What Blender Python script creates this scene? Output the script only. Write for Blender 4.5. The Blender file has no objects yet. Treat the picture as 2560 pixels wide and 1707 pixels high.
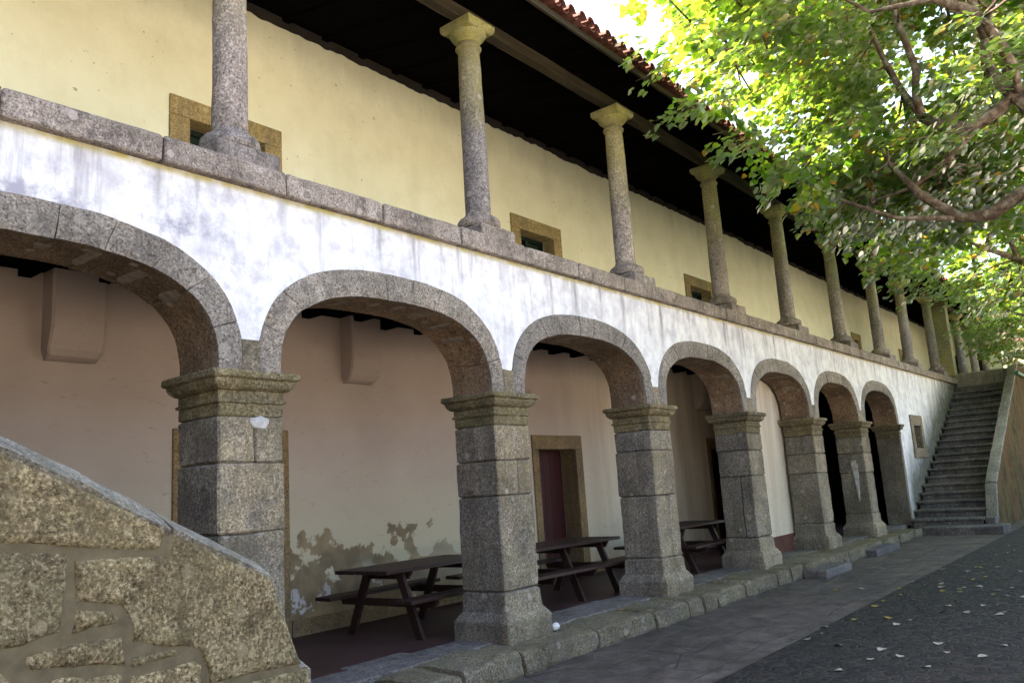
import bpy, bmesh, math, random
import numpy as np
from mathutils import Vector, noise
from mathutils.geometry import delaunay_2d_cdt
R = math.radians
random.seed(7); rng = np.random.default_rng(11)
sc = bpy.context.scene
col = sc.collection

# ---------------------------------------------------------------- materials
class NT:
    def __init__(s, name):
        s.m = bpy.data.materials.new(name); s.m.use_nodes = True
        s.t = s.m.node_tree; s.t.nodes.clear()
        s.out = s.n('ShaderNodeOutputMaterial')
    def n(s, typ, **kw):
        x = s.t.nodes.new(typ)
        for k, v in kw.items(): setattr(x, k, v)
        return x
    def l(s, a, b): s.t.links.new(a, b)
    def setin(s, node, key, v):
        if hasattr(v, 'is_output') or isinstance(v, bpy.types.NodeSocket): s.l(v, node.inputs[key])
        else: node.inputs[key].default_value = v
    def coord(s, rand=True):
        tc = s.n('ShaderNodeTexCoord')
        if not rand: return tc.outputs['Object']
        oi = s.n('ShaderNodeObjectInfo')
        mul = s.n('ShaderNodeVectorMath', operation='MULTIPLY_ADD')
        s.l(oi.outputs['Random'], mul.inputs[0]); mul.inputs[1].default_value = (13, 29, 17)
        s.l(tc.outputs['Object'], mul.inputs[2])
        return mul.outputs[0]
    def noise(s, co, scale, detail=3, rough=.55, dist=0):
        x = s.n('ShaderNodeTexNoise'); s.l(co, x.inputs['Vector'])
        x.inputs['Scale'].default_value = scale; x.inputs['Detail'].default_value = detail
        x.inputs['Roughness'].default_value = rough; x.inputs['Distortion'].default_value = dist
        return x.outputs['Fac']
    def stretch(s, co, v):
        x = s.n('ShaderNodeVectorMath', operation='MULTIPLY'); s.l(co, x.inputs[0]); x.inputs[1].default_value = v
        return x.outputs[0]
    def ramp(s, fac, *stops, interp='LINEAR'):
        x = s.n('ShaderNodeValToRGB'); s.l(fac, x.inputs[0]); cr = x.color_ramp; cr.interpolation = interp
        while len(cr.elements) > 1: cr.elements.remove(cr.elements[-1])
        for i, (p, c) in enumerate(stops):
            e = cr.elements[0] if i == 0 else cr.elements.new(p)
            e.position = p
            c = (c, c, c) if not hasattr(c, '__len__') else c
            e.color = (*c, 1)
        return x.outputs[0]
    def mix(s, f, a, b, mode='MIX'):
        x = s.n('ShaderNodeMix', data_type='RGBA', blend_type=mode)
        for key, v in ((0, f), (6, a), (7, b)):
            if isinstance(v, bpy.types.NodeSocket): s.l(v, x.inputs[key])
            elif key == 0: x.inputs[0].default_value = v
            else: x.inputs[key].default_value = (*v, 1)
        return x.outputs[2]
    def math(s, op, a, b=0.0, clamp=False):
        x = s.n('ShaderNodeMath', operation=op, use_clamp=clamp)
        for i, v in enumerate((a, b)):
            if isinstance(v, bpy.types.NodeSocket): s.l(v, x.inputs[i])
            else: x.inputs[i].default_value = v
        return x.outputs[0]
    def xyz(s, co):
        x = s.n('ShaderNodeSeparateXYZ'); s.l(co, x.inputs[0]); return x.outputs
    def maprange(s, v, a, b, c=0, d=1):
        x = s.n('ShaderNodeMapRange'); s.l(v, x.inputs[0])
        for i, q in enumerate((a, b, c, d)): x.inputs[i+1].default_value = q
        return x.outputs[0]
    def bump(s, h, strength=.4, dist=.01, nrm=None):
        x = s.n('ShaderNodeBump'); s.l(h, x.inputs['Height']); x.inputs['Strength'].default_value = strength
        x.inputs['Distance'].default_value = dist
        if nrm: s.l(nrm, x.inputs['Normal'])
        return x.outputs[0]
    def done(s, colr, rough=.85, nrm=None, spec=.25):
        p = s.n('ShaderNodeBsdfPrincipled')
        if isinstance(colr, bpy.types.NodeSocket): s.l(colr, p.inputs['Base Color'])
        else: p.inputs['Base Color'].default_value = (*colr, 1)
        if isinstance(rough, bpy.types.NodeSocket): s.l(rough, p.inputs['Roughness'])
        else: p.inputs['Roughness'].default_value = rough
        p.inputs['Specular IOR Level'].default_value = spec
        if nrm: s.l(nrm, p.inputs['Normal'])
        s.l(p.outputs[0], s.out.inputs[0]); return s.m

def granite(name, dark, mid, light, grain=75, inner=None, front=None, lichen=None, lich_amt=.5, lich_z=None, blotch=(.10, .09, .08), blotch_amt=.5, bump=.6, tone=.4, grime=.45):
    s = NT(name); co = s.coord(); raw = s.coord(False)
    g = s.noise(co, grain, 3, .7)
    c = s.ramp(g, (.36, dark), (.455, mid), (.54, mid), (.63, light))
    g2 = s.noise(co, grain*.38, 3, .65)
    c = s.mix(s.math('MULTIPLY', s.maprange(g2, .52, .68), .6), c, dark)
    c = s.mix(s.math('MULTIPLY', s.maprange(s.noise(co, grain*.55, 2, .5), .58, .66), .5), c, light)
    gr = s.maprange(s.noise(s.stretch(co, (1.3, 1.3, .16)), 3.4, 5, .68), .47, .66)
    c = s.mix(s.math('MULTIPLY', gr, grime), c, blotch)
    big = s.noise(co, 1.7, 4, .6)
    c = s.mix(1.0, c, s.ramp(big, (.3, 1-tone), (.7, 1+tone*.45)), 'MULTIPLY')
    oi = s.n('ShaderNodeObjectInfo'); c = s.mix(1.0, c, s.ramp(oi.outputs['Random'], (0, (.78,.79,.82)), (.5, (1,.99,.98)), (1, (1.12,1.08,1.02))), 'MULTIPLY')
    bl = s.noise(co, 6.5, 5, .72, .4)
    c = s.mix(s.math('MULTIPLY', s.maprange(bl, .52, .66), blotch_amt), c, blotch)
    if lichen:
        ln = s.maprange(s.noise(co, 3.2, 5, .7), .36, .6)
        f = s.math('MULTIPLY', ln, lich_amt)
        if lich_z:
            z = s.xyz(raw)[2]
            zz = s.math('ADD', z, s.math('MULTIPLY', s.math('SUBTRACT', s.noise(co, 3, 3), .5), .9))
            f = s.math('MULTIPLY', s.math('ADD', s.math('MULTIPLY', ln, .5), .5), s.maprange(zz, lich_z[0], lich_z[1], 0, lich_amt))
        c = s.mix(f, c, s.mix(.6, lichen, s.mix(1.0, c, tuple(min(1, 1.9*x/max(lichen)) for x in lichen), 'MULTIPLY')))
    if front:      # yard face painted brighter and warmer as if lit, with a slight lichen tint
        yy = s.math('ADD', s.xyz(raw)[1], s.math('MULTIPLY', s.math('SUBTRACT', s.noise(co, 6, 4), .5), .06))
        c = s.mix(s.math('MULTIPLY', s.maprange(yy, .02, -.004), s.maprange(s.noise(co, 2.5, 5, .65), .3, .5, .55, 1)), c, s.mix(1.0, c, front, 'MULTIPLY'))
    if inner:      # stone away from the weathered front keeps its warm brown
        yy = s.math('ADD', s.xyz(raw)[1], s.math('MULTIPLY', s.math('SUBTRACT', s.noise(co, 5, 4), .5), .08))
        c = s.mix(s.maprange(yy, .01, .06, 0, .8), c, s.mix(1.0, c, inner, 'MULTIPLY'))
    vo = s.n('ShaderNodeTexVoronoi'); s.l(co, vo.inputs['Vector']); vo.inputs['Scale'].default_value = 7.5
    rd = s.math('ADD', vo.outputs['Distance'], s.math('MULTIPLY', s.noise(co, 26, 4, .7), .34))
    sp = s.math('MULTIPLY', s.maprange(rd, .46, .38), s.maprange(s.xyz(vo.outputs['Color'])[0], .45, .6))
    c = s.mix(s.math('MULTIPLY', sp, .5), c, s.mix(s.xyz(vo.outputs['Color'])[1], tuple(min(.6, q*1.15) for q in light), blotch))
    h = s.math('ADD', s.math('MULTIPLY', g, .5), s.math('MULTIPLY', s.noise(co, 14, 5, .7), .9))
    return s.done(c, .9, s.bump(h, bump, .02), .2)

G_D, G_M, G_L = (.06, .05, .042), (.24, .207, .178), (.47, .42, .37)
M = {}
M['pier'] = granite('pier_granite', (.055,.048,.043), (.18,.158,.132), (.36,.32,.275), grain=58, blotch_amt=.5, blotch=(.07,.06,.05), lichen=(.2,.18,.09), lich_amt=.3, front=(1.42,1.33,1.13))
M['capital'] = granite('lichen_granite', (.05,.04,.024), (.175,.145,.088), (.33,.285,.19), grain=55, lichen=(.22,.17,.06), lich_amt=.35, blotch_amt=.65, blotch=(.065,.055,.04))
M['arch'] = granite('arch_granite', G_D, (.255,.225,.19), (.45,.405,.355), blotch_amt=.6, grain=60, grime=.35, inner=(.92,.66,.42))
M['coping'] = granite('coping_granite', (.075,.062,.054), (.275,.238,.212), (.47,.415,.375), blotch_amt=.75, blotch=(.065,.056,.05))
M['column'] = granite('column_granite', (.085,.070,.062), (.275,.238,.215), (.50,.45,.415), grain=48, lichen=(.40,.35,.12), lich_amt=1.0, lich_z=(.95, 1.95), blotch_amt=.3)
M['colcap'] = granite('column_capital_granite', (.16,.14,.06), (.37,.34,.16), (.5,.47,.27), lichen=(.42,.38,.13), lich_amt=.9, blotch_amt=.25)
M['flank'] = granite('warm_granite', (.034,.025,.013), (.205,.158,.085), (.50,.41,.255), grain=66, blotch_amt=.65, blotch=(.06,.042,.022), lichen=(.25,.215,.115), lich_amt=.5, bump=.9)
M['flanktop'] = granite('weathered_granite', (.09,.08,.066), (.245,.225,.19), (.46,.43,.375), grain=62, blotch_amt=.5, blotch=(.10,.10,.06), bump=1.0)
M['kerb'] = granite('kerb_granite', (.035,.029,.022), (.15,.126,.092), (.31,.268,.205), grain=62, lichen=(.14,.12,.045), lich_amt=.35, blotch_amt=.65, bump=.8)
M['floorslab'] = granite('floor_granite', (.06,.052,.05), (.14,.125,.12), (.25,.228,.222), grain=60, blotch_amt=.5, bump=.5, blotch=(.04,.036,.035))
M['step'] = granite('step_granite', (.03,.027,.025), (.115,.105,.10), (.29,.268,.26), grain=60, blotch_amt=.6, blotch=(.045,.042,.042), bump=.8)
M['frame'] = granite('ochre_granite', (.16,.115,.045), (.37,.28,.115), (.50,.41,.21), grain=55, blotch_amt=.25, tone=.2)
M['frame_low'] = granite('brown_granite', (.09,.06,.03), (.24,.165,.08), (.36,.27,.15), grain=55, blotch_amt=.3, tone=.25)

def plaster_white():
    s = NT('white_plaster'); co = s.coord(False); x, y, z = s.xyz(co)
    base = s.ramp(s.noise(co, 5, 6, .7), (.34, (.53,.515,.55)), (.5, (.70,.70,.71)), (.65, (.77,.77,.77)))
    smear = s.maprange(s.noise(s.stretch(co, (1, 1, .3)), 4.2, 6, .7), .47, .70, 0, .55)
    base = s.mix(smear, base, (.40,.385,.445))
    spots = s.maprange(s.noise(co, 38, 4, .75), .60, .72)
    base = s.mix(s.math('MULTIPLY', spots, s.maprange(s.noise(co, 1.3, 3), .35, .65, .1, .65)), base, (.42,.40,.43))
    # runs below the coping joints
    st = s.stretch(co, (1, 1, .09))
    run = s.maprange(s.noise(st, 4.6, 5, .72), .52, .68)
    top = s.maprange(s.math('ADD', z, s.math('MULTIPLY', s.noise(st, 5, 3), .9)), 3.45, 4.15)
    base = s.mix(s.math('MULTIPLY', s.math('MULTIPLY', run, top), .85), base, (.26,.235,.25))
    uj = s.math('ADD', s.math('DIVIDE', s.math('ADD', x, 9.0), 1.04), .5)
    fj = s.math('MULTIPLY', s.math('ABSOLUTE', s.math('SUBTRACT', s.math('FRACT', uj), .5)), 1.04)
    wn = s.n('ShaderNodeTexWhiteNoise', noise_dimensions='1D'); s.l(s.math('FLOOR', uj), wn.inputs['W']); rj = wn.outputs['Value']
    fj = s.math('ADD', fj, s.math('MULTIPLY', s.noise(s.stretch(co, (1,1,.5)), 16, 5, .7), .11))
    reach = s.maprange(s.math('ADD', z, s.math('MULTIPLY', rj, .95)), 3.95, 4.55)
    base = s.mix(s.math('MULTIPLY', s.math('MULTIPLY', s.maprange(fj, .115, .05), reach), .85), base, (.17,.155,.165))
    # smudges, densest to the left end of the wall
    sm = s.maprange(s.noise(co, 2.1, 6, .72), .50, .66)
    left = s.math('ADD', s.maprange(x, -2.4, 2.6, 1, .5), s.math('MULTIPLY', s.maprange(x, .2, -.8), s.maprange(z, 3.66, 3.48)))
    base = s.mix(s.math('MULTIPLY', s.math('MULTIPLY', sm, left), .85, True), base, (.33,.32,.38))
    # thin green line under the coping
    base = s.mix(s.math('MULTIPLY', s.maprange(z, 3.81, 3.85), s.maprange(s.noise(co, 9, 3), .3, .6, .3, 1)), base, (.42,.38,.16))
    # rain-splash moss and dirt along the stair at the far end: it follows the step line
    d = s.math('SUBTRACT', z, s.math('MULTIPLY', s.math('SUBTRACT', x, 18.2), .466))
    dd = s.math('ADD', d, s.math('MULTIPLY', s.math('SUBTRACT', s.noise(s.stretch(co, (1,1,.35)), 3.0, 5, .7), .5), 1.9))
    f = s.maprange(dd, 1.6, .45)
    f = s.math('MULTIPLY', f, s.maprange(x, 18.3, 19.0))
    base = s.mix(s.math('MULTIPLY', f, .93), base, s.ramp(s.noise(co, 9, 4), (.35, (.055,.055,.038)), (.7, (.18,.17,.12))))
    h = s.math('ADD', s.noise(co, 9, 5, .6), s.math('MULTIPLY', s.noise(co, 60, 3), .25))
    return s.done(base, .9, s.bump(h, .35, .02), .15)
M['white'] = plaster_white()

def plaster_yellow():
    s = NT('yellow_plaster'); co = s.coord(False)
    base = s.ramp(s.noise(co, .9, 4, .5), (.3, (.77,.755,.535)), (.7, (.83,.815,.60)))
    sp = s.maprange(s.noise(co, 16, 2, .5), .735, .76)
    base = s.mix(s.math('MULTIPLY', sp, .6), base, (.16,.13,.07))
    st = s.maprange(s.noise(s.stretch(co, (1,1,.2)), 2.2, 4), .55, .75)
    base = s.mix(s.math('MULTIPLY', st, .16), base, (.45,.44,.22))
    base = s.mix(s.maprange(s.noise(co, 2.4, 6, .7), .42, .66, 0, .35), base, (.62,.585,.37))
    base = s.mix(s.math('MULTIPLY', s.maprange(s.math('ADD', s.xyz(co)[2], s.math('MULTIPLY', s.noise(s.stretch(co, (1,1,.3)), 3, 5, .7), 1.1)), 7.35, 8.0), .4), base, (.40,.375,.24))  # shade under the eaves painted as an uneven darker band at the top
    return s.done(base, .9, s.bump(s.math('ADD', s.noise(co, 7, 5, .6), s.math('MULTIPLY', s.noise(co, 45, 3), .25)), .3, .02), .15)
M['yellow'] = plaster_yellow()

def plaster_low():
    s = NT('cream_plaster'); co = s.coord(False); x, y, z = s.xyz(co)
    base = s.ramp(s.noise(co, .8, 4, .55), (.3, (.385,.31,.262)), (.7, (.46,.38,.325)))
    # paler and yellower towards the floor
    zz = s.math('ADD', z, s.math('MULTIPLY', s.noise(co, 1.2, 3), .7))
    base = s.mix(s.maprange(zz, 2.5, 1.1, 0, .75), base, (.50,.455,.29))
    pale_far = s.maprange(s.math('ADD', x, s.math('MULTIPLY', s.noise(s.stretch(co, (1,1,.25)), 1.6, 4), 2.2)), 8.6, 10.6)  # plaster turns paler in the farther bays
    base = s.mix(s.math('MULTIPLY', pale_far, .8), base, s.ramp(s.noise(s.stretch(co, (1,1,.1)), 3.5, 3), (.35, (.50,.42,.32)), (.65, (.66,.60,.47))))
    cr = s.maprange(s.noise(s.stretch(co, (1,1,3.2)), 7.5, 5, .65, .3), .635, .67)
    base = s.mix(s.math('MULTIPLY', cr, .45), base, (.36,.28,.18))
    # flaked-off patches at the damp foot of the wall, round the first bay
    n = s.noise(co, 1.7, 5, .58, .15)
    reach = s.math('MULTIPLY', s.maprange(x, .8, 2.0), s.maprange(x, 6.2, 4.0))
    thr = s.math('ADD', s.math('MULTIPLY', s.maprange(z, 1.45, .15), .42), n)
    pf = s.math('MULTIPLY', s.maprange(thr, .712, .732), reach)
    base = s.mix(s.math('MULTIPLY', pf, .92), base, s.ramp(s.noise(co, 4, 4), (.35, (.15,.108,.06)), (.65, (.26,.195,.11))))
    wp = s.math('MULTIPLY', s.math('MULTIPLY', s.maprange(s.noise(co, 2.4, 4, .6), .60, .63), s.maprange(z, .75, .3)), reach)
    base = s.mix(wp, base, (.58,.55,.55))
    dots = s.math('MULTIPLY', s.maprange(s.noise(co, 30, 3), .66, .7), s.maprange(z, 1.1, .5))
    base = s.mix(s.math('MULTIPLY', dots, .6), base, (.15,.13,.07))
    return s.done(base, .9, s.bump(s.math('ADD', s.noise(co, 4, 5, .6), s.math('MULTIPLY', cr, .5)), .45, .03), .15)
M['low'] = plaster_low()

def simple(name, a, b, scale=6, rough=.8, bump=.3, stretch=None, spec=.25, detail=4):
    s = NT(name); co = s.coord()
    if stretch: co = s.stretch(co, stretch)
    n = s.noise(co, scale, detail, .6)
    return s.done(s.ramp(n, (.3, a), (.7, b)), rough, s.bump(n, bump, .01), spec)
M['mortar'] = simple('lime_mortar', (.095,.075,.042), (.155,.123,.072), 14, .95, .5)
M['pmortar'] = simple('pale_mortar', (.26,.24,.225), (.52,.50,.48), 14, .9, .6)
M['jmortar'] = simple('joint_mortar', (.16,.13,.10), (.30,.255,.205), 16, .9, .5)
M['beam'] = simple('weathered_beam', (.017,.0125,.007), (.052,.04,.021), 5, .85, .4, (.25, 4, 4))
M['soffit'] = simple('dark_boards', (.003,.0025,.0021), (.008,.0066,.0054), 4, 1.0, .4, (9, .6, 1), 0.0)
M['table'] = simple('stained_wood', (.013,.0055,.0045), (.042,.0175,.013), 6, .55, .3, (.5, 7, 7), .4)
M['door'] = simple('red_paint', (.028,.0035,.004), (.05,.0065,.007), 5, .6, .2, (6, 6, .6), .35)
M['pane'] = NT('dark_pane').done((.012,.024,.018), .15, None, .5)
M['shutter'] = simple('green_black_wood', (.004,.009,.006), (.008,.016,.011), 5, .6, .2)
M['redfloor'] = simple('red_concrete', (.035,.017,.016), (.07,.033,.031), 2.2, .55, .2)
M['skirt'] = simple('red_brown_paint', (.075,.032,.021), (.12,.052,.034), 3, .8, .2)
M['dark'] = simple('dark_interior', (.02,.016,.013), (.035,.028,.022), 3, .9, .2)
M['green'] = NT('green_paint').done((.02,.16,.08), .45, None, .4)
M['house'] = simple('pale_yellow_wall', (.70,.62,.36), (.78,.7,.45), 2)
M['whitestone'] = simple('white_stone', (.55,.55,.52), (.7,.7,.68), 20)

def moss_wall():
    s = NT('mossy_plaster'); co = s.coord(False)
    st = s.stretch(co, (1, 1, .4))
    n = s.noise(st, 4.2, 6, .7)
    c = s.ramp(n, (.3, (.012,.010,.006)), (.46, (.05,.037,.017)), (.6, (.10,.07,.028)), (.75, (.135,.10,.05)))
    c = s.mix(s.maprange(s.noise(co, .9, 4), .45, .65, 0, .6), c, (.10,.045,.018))
    c = s.mix(s.math('MULTIPLY', s.maprange(s.noise(co, 5, 4), .5, .7), .5), c, (.11,.115,.03))
    return s.done(c, .95, s.bump(s.noise(co, 14, 5), .6, .02), .1)
M['moss'] = moss_wall()

def tile_mat():
    s = NT('clay_tile'); co = s.coord()
    c = s.ramp(s.noise(co, 3.5, 5, .7), (.3, (.06,.024,.018)), (.5, (.135,.048,.032)), (.7, (.21,.10,.07)))
    return s.done(c, .85, s.bump(s.noise(co, 30, 4), .3, .01), .2)
M['tile'] = tile_mat()

def slabs_mat():
    s = NT('slab_paving'); co = s.coord(False)
    wob = s.n('ShaderNodeVectorMath', operation='ADD'); nz = s.n('ShaderNodeTexNoise'); s.l(co, nz.inputs['Vector']); nz.inputs['Scale'].default_value = 1.1
    sub = s.n('ShaderNodeVectorMath', operation='MULTIPLY_ADD'); s.l(nz.outputs['Color'], sub.inputs[0]); sub.inputs[1].default_value = (.22,.22,0); sub.inputs[2].default_value = (-.11,-.11,0)
    s.l(co, wob.inputs[0]); s.l(sub.outputs[0], wob.inputs[1])
    b = s.n('ShaderNodeTexBrick'); s.l(wob.outputs[0], b.inputs['Vector'])
    b.inputs['Scale'].default_value = 1; b.inputs['Mortar Size'].default_value = .009; b.inputs['Mortar Smooth'].default_value = .5
    b.inputs['Brick Width'].default_value = .83; b.inputs['Row Height'].default_value = .47; b.inputs['Bias'].default_value = 0
    b.inputs['Color1'].default_value = (.068,.061,.060,1); b.inputs['Color2'].default_value = (.088,.080,.078,1); b.inputs['Mortar'].default_value = (.03,.027,.023,1)
    c = s.mix(s.maprange(s.noise(co, 2.3, 4), .42, .58), s.ramp(s.noise(co, 6, 4), (.3, (.062,.056,.055)), (.7, (.088,.079,.077))), b.outputs['Color'])
    g = s.noise(co, 60, 3, .7)
    c = s.mix(1.0, c, s.ramp(g, (.35, .6), (.65, 1.35)), 'MULTIPLY')
    c = s.mix(1.0, c, s.ramp(s.noise(co, 4.5, 6, .72), (.32, .55), (.68, 1.45)), 'MULTIPLY')
    c = s.mix(s.math('MULTIPLY', s.maprange(s.noise(co, 1.3, 6, .7), .46, .62), .65), c, (.034,.031,.030))
    vc = s.n('ShaderNodeTexVoronoi', feature='DISTANCE_TO_EDGE'); s.l(wob.outputs[0], vc.inputs['Vector']); vc.inputs['Scale'].default_value = 1.15
    crk = s.math('MULTIPLY', s.maprange(vc.outputs['Distance'], .018, .004), s.maprange(s.noise(co, 1.1, 3), .45, .6))
    c = s.mix(1.0, c, (1.12,1.0,.92), 'MULTIPLY')
    c = s.mix(s.math('MULTIPLY', crk, .7), c, s.ramp(s.noise(co, .9, 2), (.45, (.022,.02,.017)), (.55, (.15,.13,.105))))
    h = s.math('SUBTRACT', s.math('ADD', s.math('MULTIPLY', s.noise(co, 4, 6, .7), 1.4), s.math('MULTIPLY', g, .2)), s.math('ADD', s.math('MULTIPLY', b.outputs['Fac'], .5), s.math('MULTIPLY', crk, .4)))
    return s.done(c, s.ramp(s.noise(co, 3, 3), (.3, .5), (.7, .8)), s.bump(h, .9, .035), .3)
M['slabs'] = slabs_mat()

def cobble_mat():
    s = NT('cobbles'); co = s.coord(False)
    wob = s.n('ShaderNodeVectorMath', operation='ADD'); nz = s.n('ShaderNodeTexNoise'); s.l(co, nz.inputs['Vector']); nz.inputs['Scale'].default_value = 3
    sub = s.n('ShaderNodeVectorMath', operation='MULTIPLY_ADD'); s.l(nz.outputs['Color'], sub.inputs[0]); sub.inputs[1].default_value = (.06,.06,0); sub.inputs[2].default_value = (-.03,-.03,0)
    s.l(co, wob.inputs[0]); s.l(sub.outputs[0], wob.inputs[1])
    v = s.n('ShaderNodeTexVoronoi', feature='DISTANCE_TO_EDGE'); s.l(wob.outputs[0], v.inputs['Vector']); v.inputs['Scale'].default_value = 10.5; v.inputs['Randomness'].default_value = .55
    v2 = s.n('ShaderNodeTexVoronoi'); s.l(wob.outputs[0], v2.inputs['Vector']); v2.inputs['Scale'].default_value = 10.5; v2.inputs['Randomness'].default_value = .55
    c = s.ramp(s.xyz(v2.outputs['Color'])[0], (0, (.010,.0085,.008)), (.6, (.018,.0155,.0145)), (1, (.033,.025,.022)))
    c = s.mix(1.0, c, s.ramp(s.noise(co, 70, 3, .7), (.35, .6), (.65, 1.4)), 'MULTIPLY')
    jm = s.math('MULTIPLY', s.maprange(v.outputs['Distance'], .06, .02), s.maprange(s.noise(co, 2.5, 4), .4, .6, .2, 1))
    c = s.mix(s.math('MULTIPLY', jm, .75), c, s.ramp(s.noise(co, 40, 2), (.35, (.014,.014,.011)), (.65, (.085,.08,.07))))
    h = s.math('ADD', s.maprange(v.outputs['Distance'], 0, .18), s.math('MULTIPLY', s.noise(co, 25, 4), .35))
    return s.done(c, .75, s.bump(h, .8, .02), .25)
M['cobble'] = cobble_mat()
M['ground'] = simple('bounce_ground', (.34,.29,.22), (.42,.365,.29), 1.2, .95, .4)  # ground beyond the cobbles, made pale to bounce warm sun onto the facade

def bark_mat():
    s = NT('bark'); co = s.coord()
    c = s.ramp(s.noise(co, 9, 5, .7), (.32, (.04,.026,.018)), (.5, (.12,.085,.06)), (.68, (.27,.235,.19)))
    return s.done(c, .9, s.bump(s.noise(s.stretch(co, (1,1,2)), 22, 4), .7, .02), .15)
M['bark'] = bark_mat()

def leaf_mat(name, cols, trans):
    s = NT(name); g = s.n('ShaderNodeNewGeometry'); r = g.outputs['Random Per Island']
    c = s.ramp(r, *cols); t = s.ramp(r, *trans)
    d = s.n('ShaderNodeBsdfDiffuse'); s.l(c, d.inputs[0])
    tr = s.n('ShaderNodeBsdfTranslucent'); s.l(t, tr.inputs[0])
    gl = s.n('ShaderNodeBsdfGlossy'); gl.inputs[0].default_value = (1,1,1,1); gl.inputs['Roughness'].default_value = .42
    m1 = s.n('ShaderNodeMixShader'); m1.inputs[0].default_value = .45; s.l(d.outputs[0], m1.inputs[1]); s.l(tr.outputs[0], m1.inputs[2])
    fr = s.n('ShaderNodeFresnel'); fr.inputs[0].default_value = 1.4
    m2 = s.n('ShaderNodeMixShader'); s.l(s.math('ADD', s.math('MULTIPLY', fr.outputs[0], .4), .0), m2.inputs[0]); s.l(m1.outputs[0], m2.inputs[1]); s.l(gl.outputs[0], m2.inputs[2])
    s.l(m2.outputs[0], s.out.inputs[0]); return s.m
M['leaf'] = leaf_mat('linden_leaf',
    [(0, (.012,.036,.010)), (.5, (.020,.055,.013)), (.93, (.04,.075,.016)), (.955, (.24,.17,.02)), (1, (.28,.13,.02))],
    [(0, (.22,.44,.02)), (.5, (.36,.58,.03)), (.93, (.52,.64,.04)), (.955, (.60,.42,.04)), (1, (.6,.3,.04))])
M['litter_pale'] = simple('withered_leaf', (.20,.165,.13), (.38,.34,.29), 20, .7, .2)
M['litter_yellow'] = simple('yellow_leaf', (.22,.14,.025), (.36,.27,.06), 20, .7, .2)

# ---------------------------------------------------------------- mesh helpers
class MB:
    def __init__(s): s.v = []; s.f = []
    def add(s, vs, fs):
        o = len(s.v); s.v.extend([tuple(p) for p in vs]); s.f.extend([tuple(i+o for i in f) for f in fs]); return s
    def box(s, x0, x1, y0, y1, z0, z1):
        return s.add([(x0,y0,z0),(x1,y0,z0),(x1,y1,z0),(x0,y1,z0),(x0,y0,z1),(x1,y0,z1),(x1,y1,z1),(x0,y1,z1)],
                     [(3,2,1,0),(4,5,6,7),(0,1,5,4),(1,2,6,5),(2,3,7,6),(3,0,4,7)])
    def hexa(s, p):   # 8 corners ordered like box
        return s.add(p, [(3,2,1,0),(4,5,6,7),(0,1,5,4),(1,2,6,5),(2,3,7,6),(3,0,4,7)])
    def rings(s, rings, cap=True):
        n = len(rings[0]); vs = [p for r in rings for p in r]; fs = []
        for i in range(len(rings)-1):
            for j in range(n):
                k = (j+1) % n; fs.append((i*n+j, i*n+k, (i+1)*n+k, (i+1)*n+j))
        if cap: fs.append(tuple(range(n))[::-1]); fs.append(tuple((len(rings)-1)*n+j for j in range(n)))
        return s.add(vs, fs)
    def tube(s, pts, rad, seg=8):
        pts = [Vector(p) for p in pts]; rs = []
        if hasattr(rad, '__len__'): rad = [rad[0]]*(len(pts)-len(rad))+list(rad)
        for i, p in enumerate(pts):
            d = (pts[min(i+1, len(pts)-1)] - pts[max(i-1, 0)]).normalized()
            a = d.cross(Vector((0,0,1)) if abs(d.z) < .9 else Vector((1,0,0))).normalized(); b = d.cross(a)
            r = rad[i] if hasattr(rad, '__len__') else rad
            rs.append([p + a*(r*math.cos(t)) + b*(r*math.sin(t)) for t in [2*math.pi*j/seg for j in range(seg)]])
        return s.rings(rs)
    def lathe(s, cx, cy, prof, seg=28):
        return s.rings([[(cx+r*math.cos(2*math.pi*j/seg), cy+r*math.sin(2*math.pi*j/seg), z) for j in range(seg)] for r, z in prof])
    def rectprof(s, x0, x1, y0, y1, prof, n=7, ch=.010, dz=.06):
        pr = [prof[0]]
        for a, b in zip(prof, prof[1:]):
            m = max(1, int(abs(b[1]-a[1])/dz))
            for i in range(1, m+1): pr.append((a[0]+(b[0]-a[0])*i/m, a[1]+(b[1]-a[1])*i/m))
        rs = []
        for o, z in pr:
            X0, X1, Y0, Y1 = x0-o, x1+o, y0-o, y1+o; r = []
            for (ax, ay, bx, by) in ((X0,Y0,X1,Y0),(X1,Y0,X1,Y1),(X1,Y1,X0,Y1),(X0,Y1,X0,Y0)):
                L = math.hypot(bx-ax, by-ay); c = min(ch/L, .3)
                for t in [c]+[c+(1-2*c)*i/n for i in range(1, n)]+[1-c]: r.append((ax+(bx-ax)*t, ay+(by-ay)*t, z))
            rs.append(r)
        return s.rings(rs)
    def rough(s, amp, scale=9, seed=0, amp2=0, scale2=2):
        o = Vector((seed*3.7, seed*1.3, seed*7.1)); nv = []
        for p in s.v:
            q = Vector(p); d = noise.noise_vector(q*scale+o)*amp
            if amp2: d += noise.noise_vector(q*scale2+o)*amp2
            nv.append(tuple(q+d))
        s.v = nv; return s
    def build(s, name, mat, parent=None, smooth=False):
        me = bpy.data.meshes.new(name); me.from_pydata(s.v, [], s.f); me.update()
        me.materials.append(M[mat] if isinstance(mat, str) else mat)
        if smooth: me.polygons.foreach_set('use_smooth', [True]*len(me.polygons))
        o = bpy.data.objects.new(name, me); col.objects.link(o)
        if parent: o.parent = parent
        return o
def tag(o, label=None, cat=None, group=None, kind=None):
    if label: o['label'] = label
    if cat: o['category'] = cat
    if group: o['group'] = group
    if kind: o['kind'] = kind
    return o
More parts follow.
